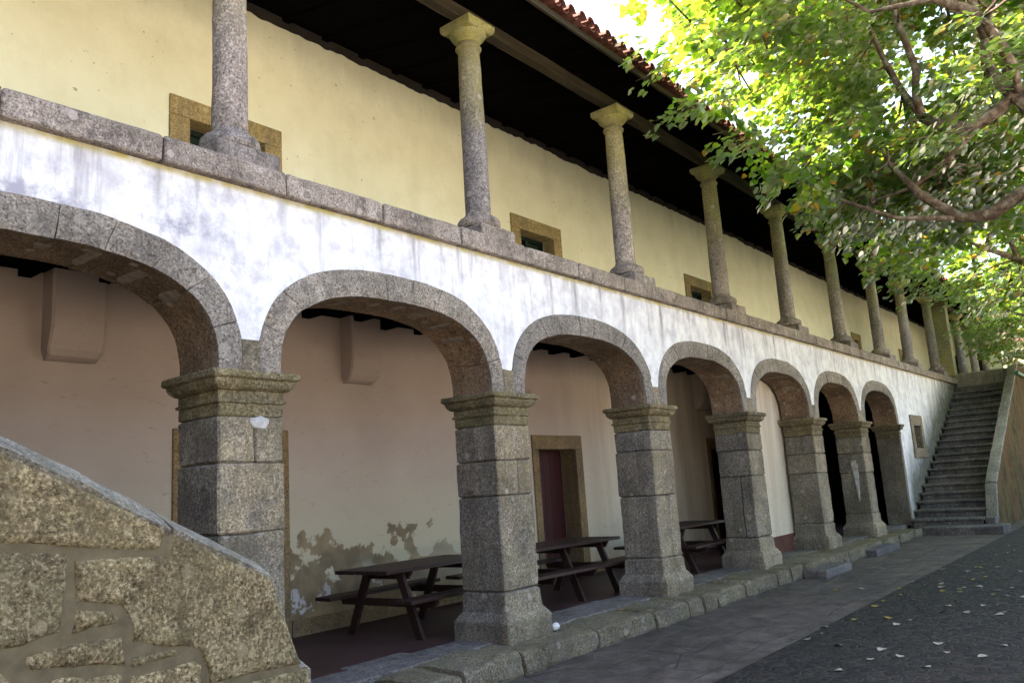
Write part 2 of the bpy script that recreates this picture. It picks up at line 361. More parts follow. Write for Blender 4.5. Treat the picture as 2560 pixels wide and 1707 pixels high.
def empty(name, label, cat, group=None, loc=(0,0,0), rz=0):
    o = bpy.data.objects.new(name, None); o.empty_display_size = .2; col.objects.link(o); o.location = loc; o.rotation_euler.z = rz
    return tag(o, label, cat, group)
def bevel(o, w, seg=2):
    b = o.modifiers.new('Bevel', 'BEVEL'); b.width = w; b.segments = seg; b.limit_method = 'ANGLE'; b.angle_limit = R(40); return o
def copy_tree(o, parent=None):
    c = o.copy(); col.objects.link(c); c.parent = parent
    for ch in list(o.children): copy_tree(ch, c)
    return c

P = 3.1
PX = [.054, 3.117, 6.247, 9.339, 12.374, 15.425, 18.58]     # pier centres
HW, DP = .276, .556
ZC, ZV = 2.413, 2.63
WALL_Y = 2.6

# ---------------------------------------------------------------- ground
g = MB().add([(-150,-150,-.204),(150,-150,-.204),(150,150,-.204),(-150,150,-.204)], [(0,1,2,3)]).build('ground', 'ground'); tag(g, kind='structure')
g = MB().add([(-12,-2.08,-.198),(60,-2.08,-.198),(60,-.3,-.198),(-12,-.3,-.198)], [(0,1,2,3)]).build('pavement', 'slabs'); tag(g, kind='structure')
g = MB().add([(-30,-7.4,-.2),(60,-7.4,-.2),(60,-2.08,-.2),(-30,-2.08,-.2)], [(0,1,2,3)]).build('cobbled_yard', 'cobble'); tag(g, kind='structure')
# kerb: separate stones with open joints, one run
k = MB(); x = -8.0; i = 0
while x < 17.38:
    w = random.choice([.34, .55, .75, .95, 1.15])*random.uniform(.85, 1.15); x1 = min(x+w, 17.4)
    yo = -.46+random.uniform(-.03, .03) + (.06 if x > 12 else 0); zt = random.uniform(-.012, .006) - (.03 if x > 13 else 0)
    m = MB(); nx = max(3, int(w/.07)); rs = []
    prof = [(.12,-.24),(yo+.01,-.24),(yo-.012,-.16),(yo,-.07),(yo+.004,-.028),(yo+.022,zt-.006),(yo+.06,zt),(-.05,zt+.002),(.12,zt+.002)]
    for q in range(nx+1):
        t = q/nx; xx = x+.020+(x1-x-.040)*t; e = .022 if q in (0, nx) else 0
        rs.append([(xx, yy+(e if yy < -.2 else 0), zz-(e if zz > -.1 else 0)) for yy, zz in prof])
    m.rings(rs).rough(.022, 6, i, .022, 2.2); k.add(m.v, m.f); x = x1; i += 1
tag(k.build('kerb', 'kerb'), kind='structure')
# granite border slabs of the walkway and red floor behind
fl = MB(); x = -8.0; i = 0
while x < 18.3:
    w = random.uniform(.7, 1.5); x1 = min(x+w, 18.6)
    m = MB().rectprof(x+.004, x1-.004, .125, .62+random.uniform(-.08, .08), [(0,-.1),(0,-.008),(-.008,0)], n=6); m.rough(.006, 4, i); fl.add(m.v, m.f); x = x1; i += 1
tag(fl.build('walkway_slabs', 'floorslab'), kind='structure')
g = MB().box(-9, 27, .3, 7, -.16, -.012).build('walkway_floor', 'redfloor'); tag(g, kind='structure')

# ---------------------------------------------------------------- the arcaded building
B = empty('arcade_building', 'long two-storey arcaded building, white arches below and columned gallery with yellow wall above', 'building')

def super_pts(cx, half, rise, z0, n=2.6, k=40):
    pts = []
    for i in range(k+1):
        t = math.pi - math.pi*i/k
        c, s_ = math.cos(t), math.sin(t)
        pts.append((cx + half*math.copysign(abs(c)**(2/n), c), z0 + rise*abs(s_)**(2/n)))
    return pts
BAYS = []
allp = [-3.05]+PX
for a, b in zip(allp, allp[1:]): BAYS.append(((a+b)/2, (b-a)/2))
# piers: base, shaft courses and capital
def pier(cx, seed, half=False, hide=None):
    J = [.455, random.uniform(1.2, 1.42), random.uniform(1.72, 1.85), 2.088]
    x0, x1 = cx-HW, cx+HW; o = None
    for ci, (a, b) in enumerate(zip(J, J[1:])):
        d = random.uniform(-.005, .005); pr = [(-.022, a), (-.012+d, a+.006), (d, a+.018), (d, b-.018), (-.012+d, b-.006), (-.022, b)]
        boxes = [(x0, x1, 0, DP)]
        if (seed+ci) % 3 == 1: t = random.uniform(.35, .6); boxes = [(x0, x1, 0, DP*t-.002), (x0, x1, DP*t+.002, DP)]
        elif (seed+ci) % 5 == 3: t = cx+random.uniform(-.08, .08); boxes = [(x0, t-.002, 0, DP), (t+.002, x1, 0, DP)]
        for (a0, a1, b0, b1) in boxes:
            m = MB().rectprof(a0, a1, b0, b1, pr, n=7, ch=.014); m.rough(.007, 9, seed*7+ci, .009, 2.6)
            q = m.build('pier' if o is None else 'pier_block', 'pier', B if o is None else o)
            if o is None: o = q
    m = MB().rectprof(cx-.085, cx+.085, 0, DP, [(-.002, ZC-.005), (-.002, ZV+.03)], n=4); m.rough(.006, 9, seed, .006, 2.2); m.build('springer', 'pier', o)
    m = MB().rectprof(x0, x1, 0, DP, [(.078,-.03),(.080,.165),(.074,.185),(.066,.195),(.03,.245),(.014,.258),(.010,.30),(.006,.43),(-.006,.44),(-.02,.455)], n=8, dz=.05)
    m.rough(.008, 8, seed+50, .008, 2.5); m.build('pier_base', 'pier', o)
    m = MB().rectprof(x0, x1, 0, DP, [(-.006,2.09),(0,2.10),(0,2.182),(.018,2.188),(.02,2.206),(.004,2.214),(.004,2.272),(.03,2.28),(.052,2.298),(.066,2.325),(.07,2.352),(.086,2.358),(.096,2.368),(.096,2.40),(.088,ZC)], n=9, dz=.04)
    m.rough(.006, 12, seed+90, .006, 3); m.build('capital', 'capital', o)
    return o
piers = [pier(cx, i) for i, cx in enumerate([-3.05]+PX[:6])]
# last pier is engaged in the wall
cx = PX[6]
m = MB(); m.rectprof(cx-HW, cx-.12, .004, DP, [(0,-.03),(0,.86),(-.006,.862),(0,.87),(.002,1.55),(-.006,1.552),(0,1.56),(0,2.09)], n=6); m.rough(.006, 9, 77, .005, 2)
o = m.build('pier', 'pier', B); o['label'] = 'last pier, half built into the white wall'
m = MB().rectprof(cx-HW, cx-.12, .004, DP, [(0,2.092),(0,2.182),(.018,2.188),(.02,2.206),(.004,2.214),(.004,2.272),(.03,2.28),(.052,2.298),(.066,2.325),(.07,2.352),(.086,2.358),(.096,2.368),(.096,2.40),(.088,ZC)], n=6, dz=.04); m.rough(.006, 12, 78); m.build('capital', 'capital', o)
# pale mortar splashes on three piers
def patch(cx, z, w, h, face, parent, seed, drip=0):
    m = MB(); N = 26; rr = []
    for j in range(N):
        t = 2*math.pi*j/N; q = 1+.35*noise.noise(Vector((math.cos(t)*1.6, math.sin(t)*1.6, seed)))
        rr.append((w*q*math.cos(t), h*q*math.sin(t) - (drip*max(0, -math.sin(t))**7)))
    c = lambda e, d: [((cx+a*e, -d, z+b*e) if face == 'f' else (cx-d, face+a*e, z+b*e)) for a, b in rr]
    m.rings([c(1, -.01), c(1, .004), c(.85, .011)]); m.build('mortar_patch', 'pmortar', parent)
patch(PX[0]+.06, 2.045, .085, .045, 'f', piers[1], 3)
patch(PX[5]-HW, 1.52, .09, .08, .22, piers[6], 8, .75)
# arches: voussoirs with open joints
for bi, (cx, hb) in enumerate(BAYS):
    inn = super_pts(cx, hb-HW+.012, .762, ZC+.002, 2.7, 200); out = super_pts(cx, hb-.068, 1.0, ZC+.002, 2.6, 200)
    def at(pts, s_):
        L = [0]
        for a, b in zip(pts, pts[1:]): L.append(L[-1]+math.hypot(b[0]-a[0], b[1]-a[1]))
        d = s_*L[-1]
        for i in range(len(pts)-1):
            if L[i+1] >= d:
                t = (d-L[i])/max(1e-9, L[i+1]-L[i]); return (pts[i][0]+(pts[i+1][0]-pts[i][0])*t, pts[i][1]+(pts[i+1][1]-pts[i][1])*t)
        return pts[-1]
    nv = 11; cuts = [0]+[i/nv+random.uniform(-.012, .012) for i in range(1, nv)]+[1]
    m = MB()
    for vi in range(nv):
        yo = random.uniform(-.004, .006); q = MB(); rs = []; K = 6; gap = .0007
        s0 = cuts[vi]+(gap if vi else 0); s1 = cuts[vi+1]-(gap if vi < nv-1 else 0)
        for i in range(K+1):
            s_ = s0+(s1-s0)*i/K; a, b = at(inn, s_), at(out, s_); e = .003 if i in (0, K) else 0
            ring = []
            for j in range(5): t = j/4; ring.append((a[0]+(b[0]-a[0])*t, yo+(.008 if j in (0, 4) else 0)+e, a[1]+(b[1]-a[1])*t))
            for j in range(5):
                t = j/4; yy = .008+yo+(DP-.012-yo)*t; ring.append((b[0], yy, b[1])) if 0 else None
            for j in range(1, 5): ring.append((b[0], .012+yo+(DP-.012)*j/4, b[1]))
            for j in range(1, 4): t = 1-j/4; ring.append((a[0]+(b[0]-a[0])*t, DP+yo, a[1]+(b[1]-a[1])*t))
            for j in range(0, 4): ring.append((a[0], yo+DP-(DP-.012)*j/4, a[1]))
            rs.append(ring)
        q.rings(rs).rough(.005, 9, bi*20+vi, .004, 3); m.add(q.v, q.f)
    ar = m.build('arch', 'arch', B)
    for cv in cuts[2:-2]:
        if random.random() < .25: continue
        wj = random.uniform(.010, .022); ya, yb = random.uniform(.05, .15), random.uniform(.22, .5); qs = []
        for e in (-1, -.4, .4, 1):
            p0 = at(inn, min(1, max(0, cv+e*wj))); dx, dz = p0[0]-cx, p0[1]-ZC+.4; L = math.hypot(dx, dz)
            k_ = .010 if abs(e) < .5 else -.004; f_ = 0 if abs(e) < .5 else .04
            qs.append([(p0[0]-dx/L*k_, ya+f_+(yb-ya-2*f_)*t, p0[1]-dz/L*k_) for t in (0, .25, .5, .75, 1)])
        m = MB().add([p for r in qs for p in r], [(i*5+j, i*5+j+1, (i+1)*5+j+1, (i+1)*5+j) for i in range(3) for j in range(4)])
        m.rough(.006, 14, bi); m.build('joint_mortar', 'jmortar', ar)
# white front wall above the arches and out to the end of the gallery
m = MB(); xs = [-9+.03*i for i in range(int((26.42+9)/.03)+1)]; NZ = 20; rows = []
def zbot(x):
    if x > PX[6]-.125 or x < -3.05-.1: return -.24
    for cx, hb in BAYS:
        if abs(x-cx) <= hb-.075:
            return ZC + 1.0*(max(0, 1-(abs(x-cx)/(hb-.068))**2.6))**(1/2.6) - .004
    return ZV
for x in xs:
    zb = zbot(x); rows.append([(x,   .020+.004*noise.noise(Vector((x*5, 0, z*5)))+.006*noise.noise(Vector((x*1.3, 3, z*1.3))), z) for z in [zb+(3.87-zb)*j/NZ for j in range(NZ+1)]])
def zs_ok(i): return True
vs = [p for r in rows for p in r]; fs = []
WX0, WX1, WZ0, WZ1 = 19.86, 20.62, 1.84, 2.46            # little window hole
for i in range(len(xs)-1):
    for j in range(NZ):
        cxm = (xs[i]+xs[i+1])/2; czm = (rows[i][j][2]+rows[i][j+1][2])/2
        if WX0 < cxm < WX1 and WZ0 < czm < WZ1: continue
        a = i*(NZ+1)+j; fs.append((a, a+NZ+1, a+NZ+2, a+1))
m.add(vs, fs)
m.box(18.62, WX0-.12, .03, .5, -.2, 3.86); m.box(WX1+.12, 26.4, .03, .5, -.2, 3.86); m.box(WX0-.12, WX1+.12, .03, .5, 2.55, 3.86); m.box(WX0-.12, WX1+.12, .03, .5, -.2, 1.75)
m.build('front_wall', 'white', B)
f = MB()
for b in ((19.6,20.85,-.012,.2,2.44,2.7),(19.6,19.86,-.012,.2,1.83,2.438),(20.62,20.85,-.012,.2,1.83,2.438),(19.56,20.9,-.03,.2,1.58,1.828)): f.box(*b)
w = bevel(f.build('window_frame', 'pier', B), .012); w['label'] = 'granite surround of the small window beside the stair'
MB().box(19.8, 20.7, .2, .26, 1.8, 2.5).build('shutter', 'frame_low', w)
# coping stones under the columns
m = MB(); x = -9.0; i = 0
while x < 26.38:
    x1 = min(x+1.04, 26.4)
    q = MB().rectprof(x+.007, x1-.007, -.055+random.uniform(-.006,.006), .47, [(-.01,3.872),(0,3.882),(0,4.045),(-.012,4.062)], n=9, dz=.05)
    q.rough(.008, 8, i, .008, 2.4); m.add(q.v, q.f); x = x1; i += 1
m.build('coping', 'coping', B)
# gallery floor / arcade ceiling with joists
m = MB().box(-9, 40, .46, 2.59, 3.78, 3.88)
m.build('gallery_floor', 'floorslab', B)
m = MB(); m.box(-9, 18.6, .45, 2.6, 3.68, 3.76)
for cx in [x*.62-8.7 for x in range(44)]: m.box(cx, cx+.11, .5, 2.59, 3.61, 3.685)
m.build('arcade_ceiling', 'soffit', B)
# rear wall with door and window openings
def wall_open(x0, x1, z0, z1, y, ops, depth):
    xs = sorted({x0, x1} | {a for o in ops for a in o[:2]}); zs = sorted({z0, z1} | {a for o in ops for a in o[2:]})
    m = MB()
    def sub(lo, hi, st): n = max(1, int((hi-lo)/st)); return [lo+(hi-lo)*i/n for i in range(n+1)]
    for xa, xb in zip(xs, xs[1:]):
        for za, zb in zip(zs, zs[1:]):
            if any(o[0] <= xa and xb <= o[1] and o[2] <= za and zb <= o[3] for o in ops): continue
            m.add([(xa,y,za),(xb,y,za),(xb,y,zb),(xa,y,zb)], [(0,1,2,3)])
    for a, b, c, d in ops:
        e = y+depth
        m.add([(a,y,c),(a,e,c),(a,e,d),(a,y,d)], [(0,1,2,3)]); m.add([(b,y,c),(b,y,d),(b,e,d),(b,e,c)], [(0,1,2,3)])
        m.add([(a,y,d),(a,e,d),(b,e,d),(b,y,d)], [(0,1,2,3)]); m.add([(a,y,c),(b,y,c),(b,e,c),(a,e,c)], [(0,1,2,3)])
    return m
DOORS = [(1.0, 2.05), (6.95, 7.99), (13.14, 14.15)]
WINS = [(1.005, 1.97), (6.87, 7.81), (12.98, 14.02), (24.95, 25.5), (31.0, 31.6)]
m = wall_open(-9, 14.6, -.02, 3.7, WALL_Y, [(a, b, -.02, 2.04) for a, b in DOORS], .38); m.build('arcade_rear_wall', 'low', B)
m = wall_open(-9, 36, 3.86, 7.30, WALL_Y, [(a, b, 4.75, 5.68) for a, b in WINS], .3)
xr = [-9+.05*i for i in range(901)]
top = [7.315+.035*noise.noise(Vector((x*2.1, 1, 0)))+.03*noise.noise(Vector((x*7, 2, 0)))+.05*max(0, noise.noise(Vector((x*.6, 5, 0)))) for x in xr]
m.add([(x, WALL_Y, 7.26) for x in xr]+[(x, WALL_Y+.012*0, t) for x, t in zip(xr, top)], [(i, i+1, 901+i+1, 901+i) for i in range(900)])
m.v = [(x, y-(.0015 if i >= len(m.v)-1802 else 0), z) for i, (x, y, z) in enumerate(m.v)]
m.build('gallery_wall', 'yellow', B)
MB().box(-9, 36, WALL_Y+.01, WALL_Y+.3, 7.29, 7.47).build('wall_head', 'dark', B)
for i, (a, b) in enumerate(DOORS):
    f = MB(); y0, y1 = WALL_Y-.025, WALL_Y+.299
    f.box(a-.15, b+.19, y0, y1, 2.035, 2.265); f.box(a-.15, a+.005, y0, y1, -.01, 2.033); f.box(b-.005, b+.19, y0, y1, -.01, 2.033)
    fr = bevel(f.build('door_frame', 'frame_low', B), .012)
    l = MB(); n = 6
    for j in range(n): l.box(a+(b-a)*j/n+.004, a+(b-a)*(j+1)/n-.004, WALL_Y+.30, WALL_Y+.345, 0, 2.03)
    l.box(a, b, WALL_Y+.335, WALL_Y+.36, -.02, 2.05)
    dl = bevel(l.build('door_leaf', 'door', fr), .004)
for i, (a, b) in enumerate(WINS):
    f = MB(); y0, y1 = WALL_Y-.03, WALL_Y+.21
    f.box(a-.23, b+.235, y0, y1, 5.675, 5.905); f.box(a-.23, a+.005, y0, y1, 4.6, 5.673); f.box(b-.005, b+.235, y0, y1, 4.6, 5.673); f.box(a+.008, b-.008, y0-.02, y1, 4.6, 4.76)
    fr = bevel(f.build('window_frame', 'frame', B), .012)
    p = MB().box(a, b, WALL_Y+.26, WALL_Y+.28, 4.7, 5.7).build('window_pane', 'pane', fr)
    q = MB(); q.box(a, a+.05, WALL_Y+.215, WALL_Y+.258, 4.76, 5.68); q.box(b-.05, b, WALL_Y+.215, WALL_Y+.258, 4.76, 5.68); q.box((a+b)/2-.04, (a+b)/2+.04, WALL_Y+.215, WALL_Y+.258, 4.76, 5.68); q.box(a+.05, (a+b)/2-.04, WALL_Y+.22, WALL_Y+.257, 5.62, 5.68); q.box((a+b)/2+.04, b-.05, WALL_Y+.22, WALL_Y+.257, 5.62, 5.68)
    q.build('window_sash', 'shutter', fr)
# plastered corbels carrying the beams
for cx in (-.165, 3.30, 6.5, 9.6, 12.87):
    m = MB(); pr = [(.0, 2.86), (.06, 2.868), (.12, 2.895), (.17, 2.95), (.205, 3.03), (.225, 3.14), (.23, 3.3), (.23, 3.5), (.23, 3.68)]
    rs = []
    for d, z in pr:
        w = .255 if z > 2.9 else .235
        rs.append([(cx-w, WALL_Y+.02, z), (cx-w, WALL_Y-d+.02, z), (cx-w+.02, WALL_Y-d, z), (cx+w-.05, WALL_Y-d, z), (cx+w, WALL_Y-d+.05, z), (cx+w, WALL_Y+.02, z)])
    m.rings(rs); m.rough(.006, 5, cx); m.build('corbel', 'low', B)
# projecting room and dark passage beyond
m = MB(); m.hexa([(11.0,.605,-.01),(14.2,.605,-.01),(14.2,2.59,-.01),(13.75,2.59,-.01),(11.0,.605,3.68),(14.2,.605,3.68),(14.2,2.59,3.68),(13.75,2.59,3.68)]); m.build('projecting_room', 'low', B)
m = MB(); m.box(11.0, 14.21, .588, .604, -.01, .3); m.box(14.2, 14.215, .6, 2.6, -.01, .3) ; m.build('skirting', 'skirt', B)
m = MB(); m.box(-9, .83, WALL_Y-.014, WALL_Y-.001, -.01, .17); m.box(2.26, 6.78, WALL_Y-.014, WALL_Y-.001, -.01, .17); m.box(8.2, 10.48, WALL_Y-.014, WALL_Y-.001, -.01, .17); m.build('skirting', 'frame_low', B)
m = MB(); m.box(14.3, 26.3, 6.0, 6.1, -.1, 3.7); m.box(26.3, 26.4, .5, 6.1, -.1, 3.7); m.box(14.22, 14.3, 2.62, 6.0, -.1, 3.7); m.box(18.6, 26.3, 2.6, 6.2, 3.7, 3.76); m.box(14.3, 18.6, 2.6, 6.2, 3.7, 3.76); m.build('passage_wall', 'dark', B)
# columns of the gallery
CX = [-3.1, .034, 3.075, 6.17, 9.248, 12.286, 15.506, 18.663, 21.624, 24.913]
def column(cx, seed):
    cy = .25; oz = 4.2
    prof = [(.143,.18),(.1405,.24),(.139,.6),(.1375,1.0),(.134,1.4),(.130,1.75),(.1235,2.14),(.125,2.155),(.142,2.162),(.150,2.178),(.143,2.194),(.127,2.204),(.125,2.24)]
    fine = [prof[0]]
    for a, b in zip(prof, prof[1:]):
        n = max(1, int((b[1]-a[1])/.07))
        fine += [(a[0]+(b[0]-a[0])*i/n, a[1]+(b[1]-a[1])*i/n) for i in range(1, n+1)]
    m = MB().lathe(0, 0, fine); m.rough(.004, 9, seed, .004, 3)
    o = m.build('column', 'column', B, True); o.location = (cx, cy, oz); o.rotation_euler.x = 0
    q = MB().rectprof(-.28, .28, -.285, .24, [(0,-.145),(0,-.03),(-.008,-.008)], n=8, dz=.04); q.rough(.008, 9, seed, .006, 3)
    q.lathe(0, 0, [(.185,-.02),(.188,.020),(.205,.022),(.226,.032),(.238,.055),(.240,.082),(.233,.112),(.214,.138),(.190,.150),(.172,.152),(.171,.170),(.158,.173),(.147,.186),(.1435,.21)], 32).rough(.003, 9, seed+3)
    q.build('column_base', 'coping', o, False)
    o['_'] = 0; del o['_']
    q = MB().lathe(0, 0, [(.12,2.235),(.125,2.245),(.138,2.262),(.162,2.285),(.19,2.31),(.206,2.338),(.21,2.36)])
    q.rectprof(-.222, .222, -.222, .222, [(-.03,2.356),(-.012,2.37),(0,2.392),(.004,2.41),(.004,2.452),(-.006,2.46)], n=6, dz=.03); q.rough(.004, 11, seed, .004, 4)
    q.build('column_capital', 'colcap', o, False)
    return o
for i, cx in enumerate(CX): column(cx, i)
for i, cx in enumerate([29.4, 31.9, 34.4]): column(cx, 30+i)
m = MB().rectprof(26.42, 26.86, 0, .45, [(.03,3.9),(.03,4.12),(0,4.13),(0,6.5),(.03,6.52),(.04,6.6),(.04,6.66)], n=6); m.rough(.006, 8, 3); o = m.build('square_pillar', 'column', B); o['label'] = 'square granite pillar at the head of the far stair'
# beam, rafters, boards, eaves
SL = .2128
def zs(y): return 6.87+SL*(y-.25)
m = MB(); x = -9
while x < 38: 
    q = MB().rectprof(x+.002, min(x+4.65, 38), .15, .29, [(-.012,6.66),(0,6.672),(0,6.80),(-.01,6.812)], n=10, dz=.08); q.rough(.012, 2.2, x, .004, 9); m.add(q.v, q.f); x += 4.65
m.build('gallery_beam', 'beam', B)
m = MB()
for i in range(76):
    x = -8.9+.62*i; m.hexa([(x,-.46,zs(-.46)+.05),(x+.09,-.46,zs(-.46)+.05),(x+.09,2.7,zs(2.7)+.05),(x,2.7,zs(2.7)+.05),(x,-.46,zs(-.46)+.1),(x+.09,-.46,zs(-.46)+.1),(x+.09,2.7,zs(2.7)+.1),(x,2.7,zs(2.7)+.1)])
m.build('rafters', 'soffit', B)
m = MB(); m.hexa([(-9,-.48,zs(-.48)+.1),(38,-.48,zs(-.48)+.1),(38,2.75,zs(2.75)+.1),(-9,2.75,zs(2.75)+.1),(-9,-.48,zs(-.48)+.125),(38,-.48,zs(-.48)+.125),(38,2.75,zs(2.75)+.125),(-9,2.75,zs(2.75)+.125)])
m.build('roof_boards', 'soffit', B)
m = MB()
for i in range(12): 
    x = -9+i*4; m.box(x, x+3.996, -.52, -.485, zs(-.5)+.03, zs(-.5)+.105)
m.rough(.004, 3); m.build('fascia', 'beam', B)
rf = MB(); y0, y1, y2 = -.42, 6.2, 13
rf.add([(-9,y0,zs(y0)+.15),(38,y0,zs(y0)+.15),(38,y1,zs(y1)+.15),(-9,y1,zs(y1)+.15),(38,y2,zs(-.4)),(-9,y2,zs(-.4))], [(0,1,2,3),(3,2,4,5)])
rf = rf.build('roof', 'tile', B)
m = MB(); nx = int(47/.19)
for i in range(nx):
    cx = -8.95+i*.19+random.uniform(-.008, .008)
    for rrow in range(3):
        ya = -.62+rrow*.38+random.uniform(-.025, .025); yb = ya+.44; r0, r1 = .078, .066; rs = []
        lift = .012*rrow*0
        for (yy, rr) in ((ya, r0), (yb, r1)):
            zz = zs(yy)+.175+(.020 if yy == ya else 0); up = [(cx+rr*math.cos(t), yy, zz+rr*math.sin(t)*1.15) for t in [math.pi*j/8 for j in range(9)]]
            dn = [(cx+(rr-.014)*math.cos(t), yy, zz+(rr-.014)*math.sin(t)*1.15) for t in [math.pi*j/8 for j in range(8, -1, -1)]]
            rs.append(up+dn)
        m.rings(rs)
    cx += .095                                            # channel tiles between
    rs = []
    for yy in (-.59+random.uniform(-.02, .02), .5):
        zz = zs(yy)+.2; rs.append([(cx+.068*math.cos(t), yy, zz-.065*math.sin(t)) for t in [math.pi*j/8 for j in range(9)]]+[(cx+.056*math.cos(t), yy, zz-.053*math.sin(t)) for t in [math.pi*j/8 for j in range(8, -1, -1)]])
    m.rings(rs)
m.build('roof_tiles', 'tile', rf)
# far end of the gallery
m = wall_open(-.1, 2.6, 3.8, 7.4, 0, [(.35, .95, 3.8, 5.95), (1.25, 2.05, 3.8, 5.95)], .3)
m.v = [(36+y, x, z) for x, y, z in m.v]; m.build('gallery_end_wall', 'yellow', B)
m = MB().box(36.28, 36.3, -.1, 2.6, 3.8, 6.0); m.build('gallery_end_door', 'dark', B)
m = MB().box(36.35, 38, -.1, 6, -.2, 7.0); m.box(-9, 38, 6.3, 12.9, -.2, 6.6); m.build('rear_block', 'yellow', B)

# unseen wing, added to block sky light from the near side
m = MB(); m.box(-22, -11.5, -30, 13, -.2, 8.6); m.build('sky_blocker_wing', 'white', B)
m = MB(); m.hexa([(-22.6,-30.6,8.6),(-10.9,-30.6,8.6),(-10.9,13.6,8.6),(-22.6,13.6,8.6),(-16.9,-30.6,10.4),(-16.6,-30.6,10.4),(-16.6,13.6,10.4),(-16.9,13.6,10.4)]); m.build('sky_blocker_wing_roof', 'tile', B)
# ---------------------------------------------------------------- stairs
def stair_steps(parent, x0, dirx, n, z0, rise, tread, ya, yb, mat='step', seed=0):
    for j in range(n):
        xa = x0+dirx*tread*j; xb = xa+dirx*(tread+.06); z = z0+rise*j
        lo, hi = min(xa, xb), max(xa, xb)
        m = MB().rectprof(lo, hi, ya+random.uniform(0, .012), yb, [(-.03,z-rise-.02),(-.032,z-.085),(-.002,z-.062),(.012,z-.034),(.004,z-.008),(-.014,z)], n=14, dz=.05)
        m.rough(.009, 7, seed+j, .010, 1.8); m.build('step', mat, parent)
S = empty('staircase', 'long granite staircase climbing to the gallery at the far end', 'staircase', None, (17.4, -1, -.2))
S.location = (0,0,0)
stair_steps(S, 18.2, 1, 20, .125, .1913, .41, -1.575, -.004, seed=3)
m = MB().rectprof(17.40, 18.4, -2.05, -.3, [(-.01,-.24),(0,-.05),(-.01,-.032)], n=14); m.rough(.010, 6, 4, .01, 1.8); m.build('step', 'step', S)
m = MB().rectprof(18.2, 18.62, -1.80, -1.58, [(-.02,-.1),(0,.1),(-.012,.122)], n=5); m.rough(.01, 6, 4); m.build('step', 'step', S)
m = MB().box(25.95, 36, -1.57, -.004, 3.5, 3.765); m.build('landing', 'step', S)
m = MB().rectprof(26.28, 26.5, -1.575, .0, [(0,3.75),(0,4.2),(-.02,4.22)], n=12, dz=.06); m.rough(.01, 5, 1); m.build('landing_parapet', 'flanktop', S)
def poly_wall(pts, y0, y1):       # pts counter-clockwise seen from -Y
    n = len(pts); return MB().add([(x, y0, z) for x, z in pts]+[(x, y1, z) for x, z in pts], [tuple(range(n)), tuple(range(2*n-1, n-1, -1))]+[(i+n, (i+1) % n+n, (i+1) % n, i) if 0 else ((i+1) % n, i, i+n, (i+1) % n+n) for i in range(n)])
m = poly_wall([(18.5,-.25),(44,-.25),(44,4.32),(26.35,4.32),(19.12,.85),(18.62,.04)], -1.78, -1.57); m.build('flank_wall', 'moss', S)
m = MB(); L = [(19.10,.86)]+[(19.1+(26.4-19.1)*i/9, .86+(4.36-.86)*i/9) for i in range(1, 10)]
for (xa, za), (xb, zb) in zip(L, L[1:]):
    q = MB(); rs = []; n = 10
    for i in range(n+1):
        t = i/n; xx = xa+.004+(xb-xa-.008)*t; zz = za+(zb-za)*t
        rs.append([(xx, -1.795, zz-.03), (xx, -1.80, zz+.03), (xx, -1.785, zz+.055), (xx, -1.68, zz+.065), (xx, -1.565, zz+.055), (xx, -1.55, zz+.03), (xx, -1.555, zz-.03)])
    q.rings(rs).rough(.01, 6, xa, .006, 2); m.add(q.v, q.f)
m.hexa([(18.46,-1.79,.0),(18.62,-1.79,.0),(18.62,-1.56,.0),(18.46,-1.56,.0),(19.02,-1.79,.84),(19.2,-1.79,.86),(19.2,-1.56,.86),(19.02,-1.56,.84)])
for i in range(8): m.box(26.4+i*2.2, 26.4+i*2.2+2.19, -1.80, -1.55, 4.325, 4.42)
m.build('coping', 'flanktop', S)
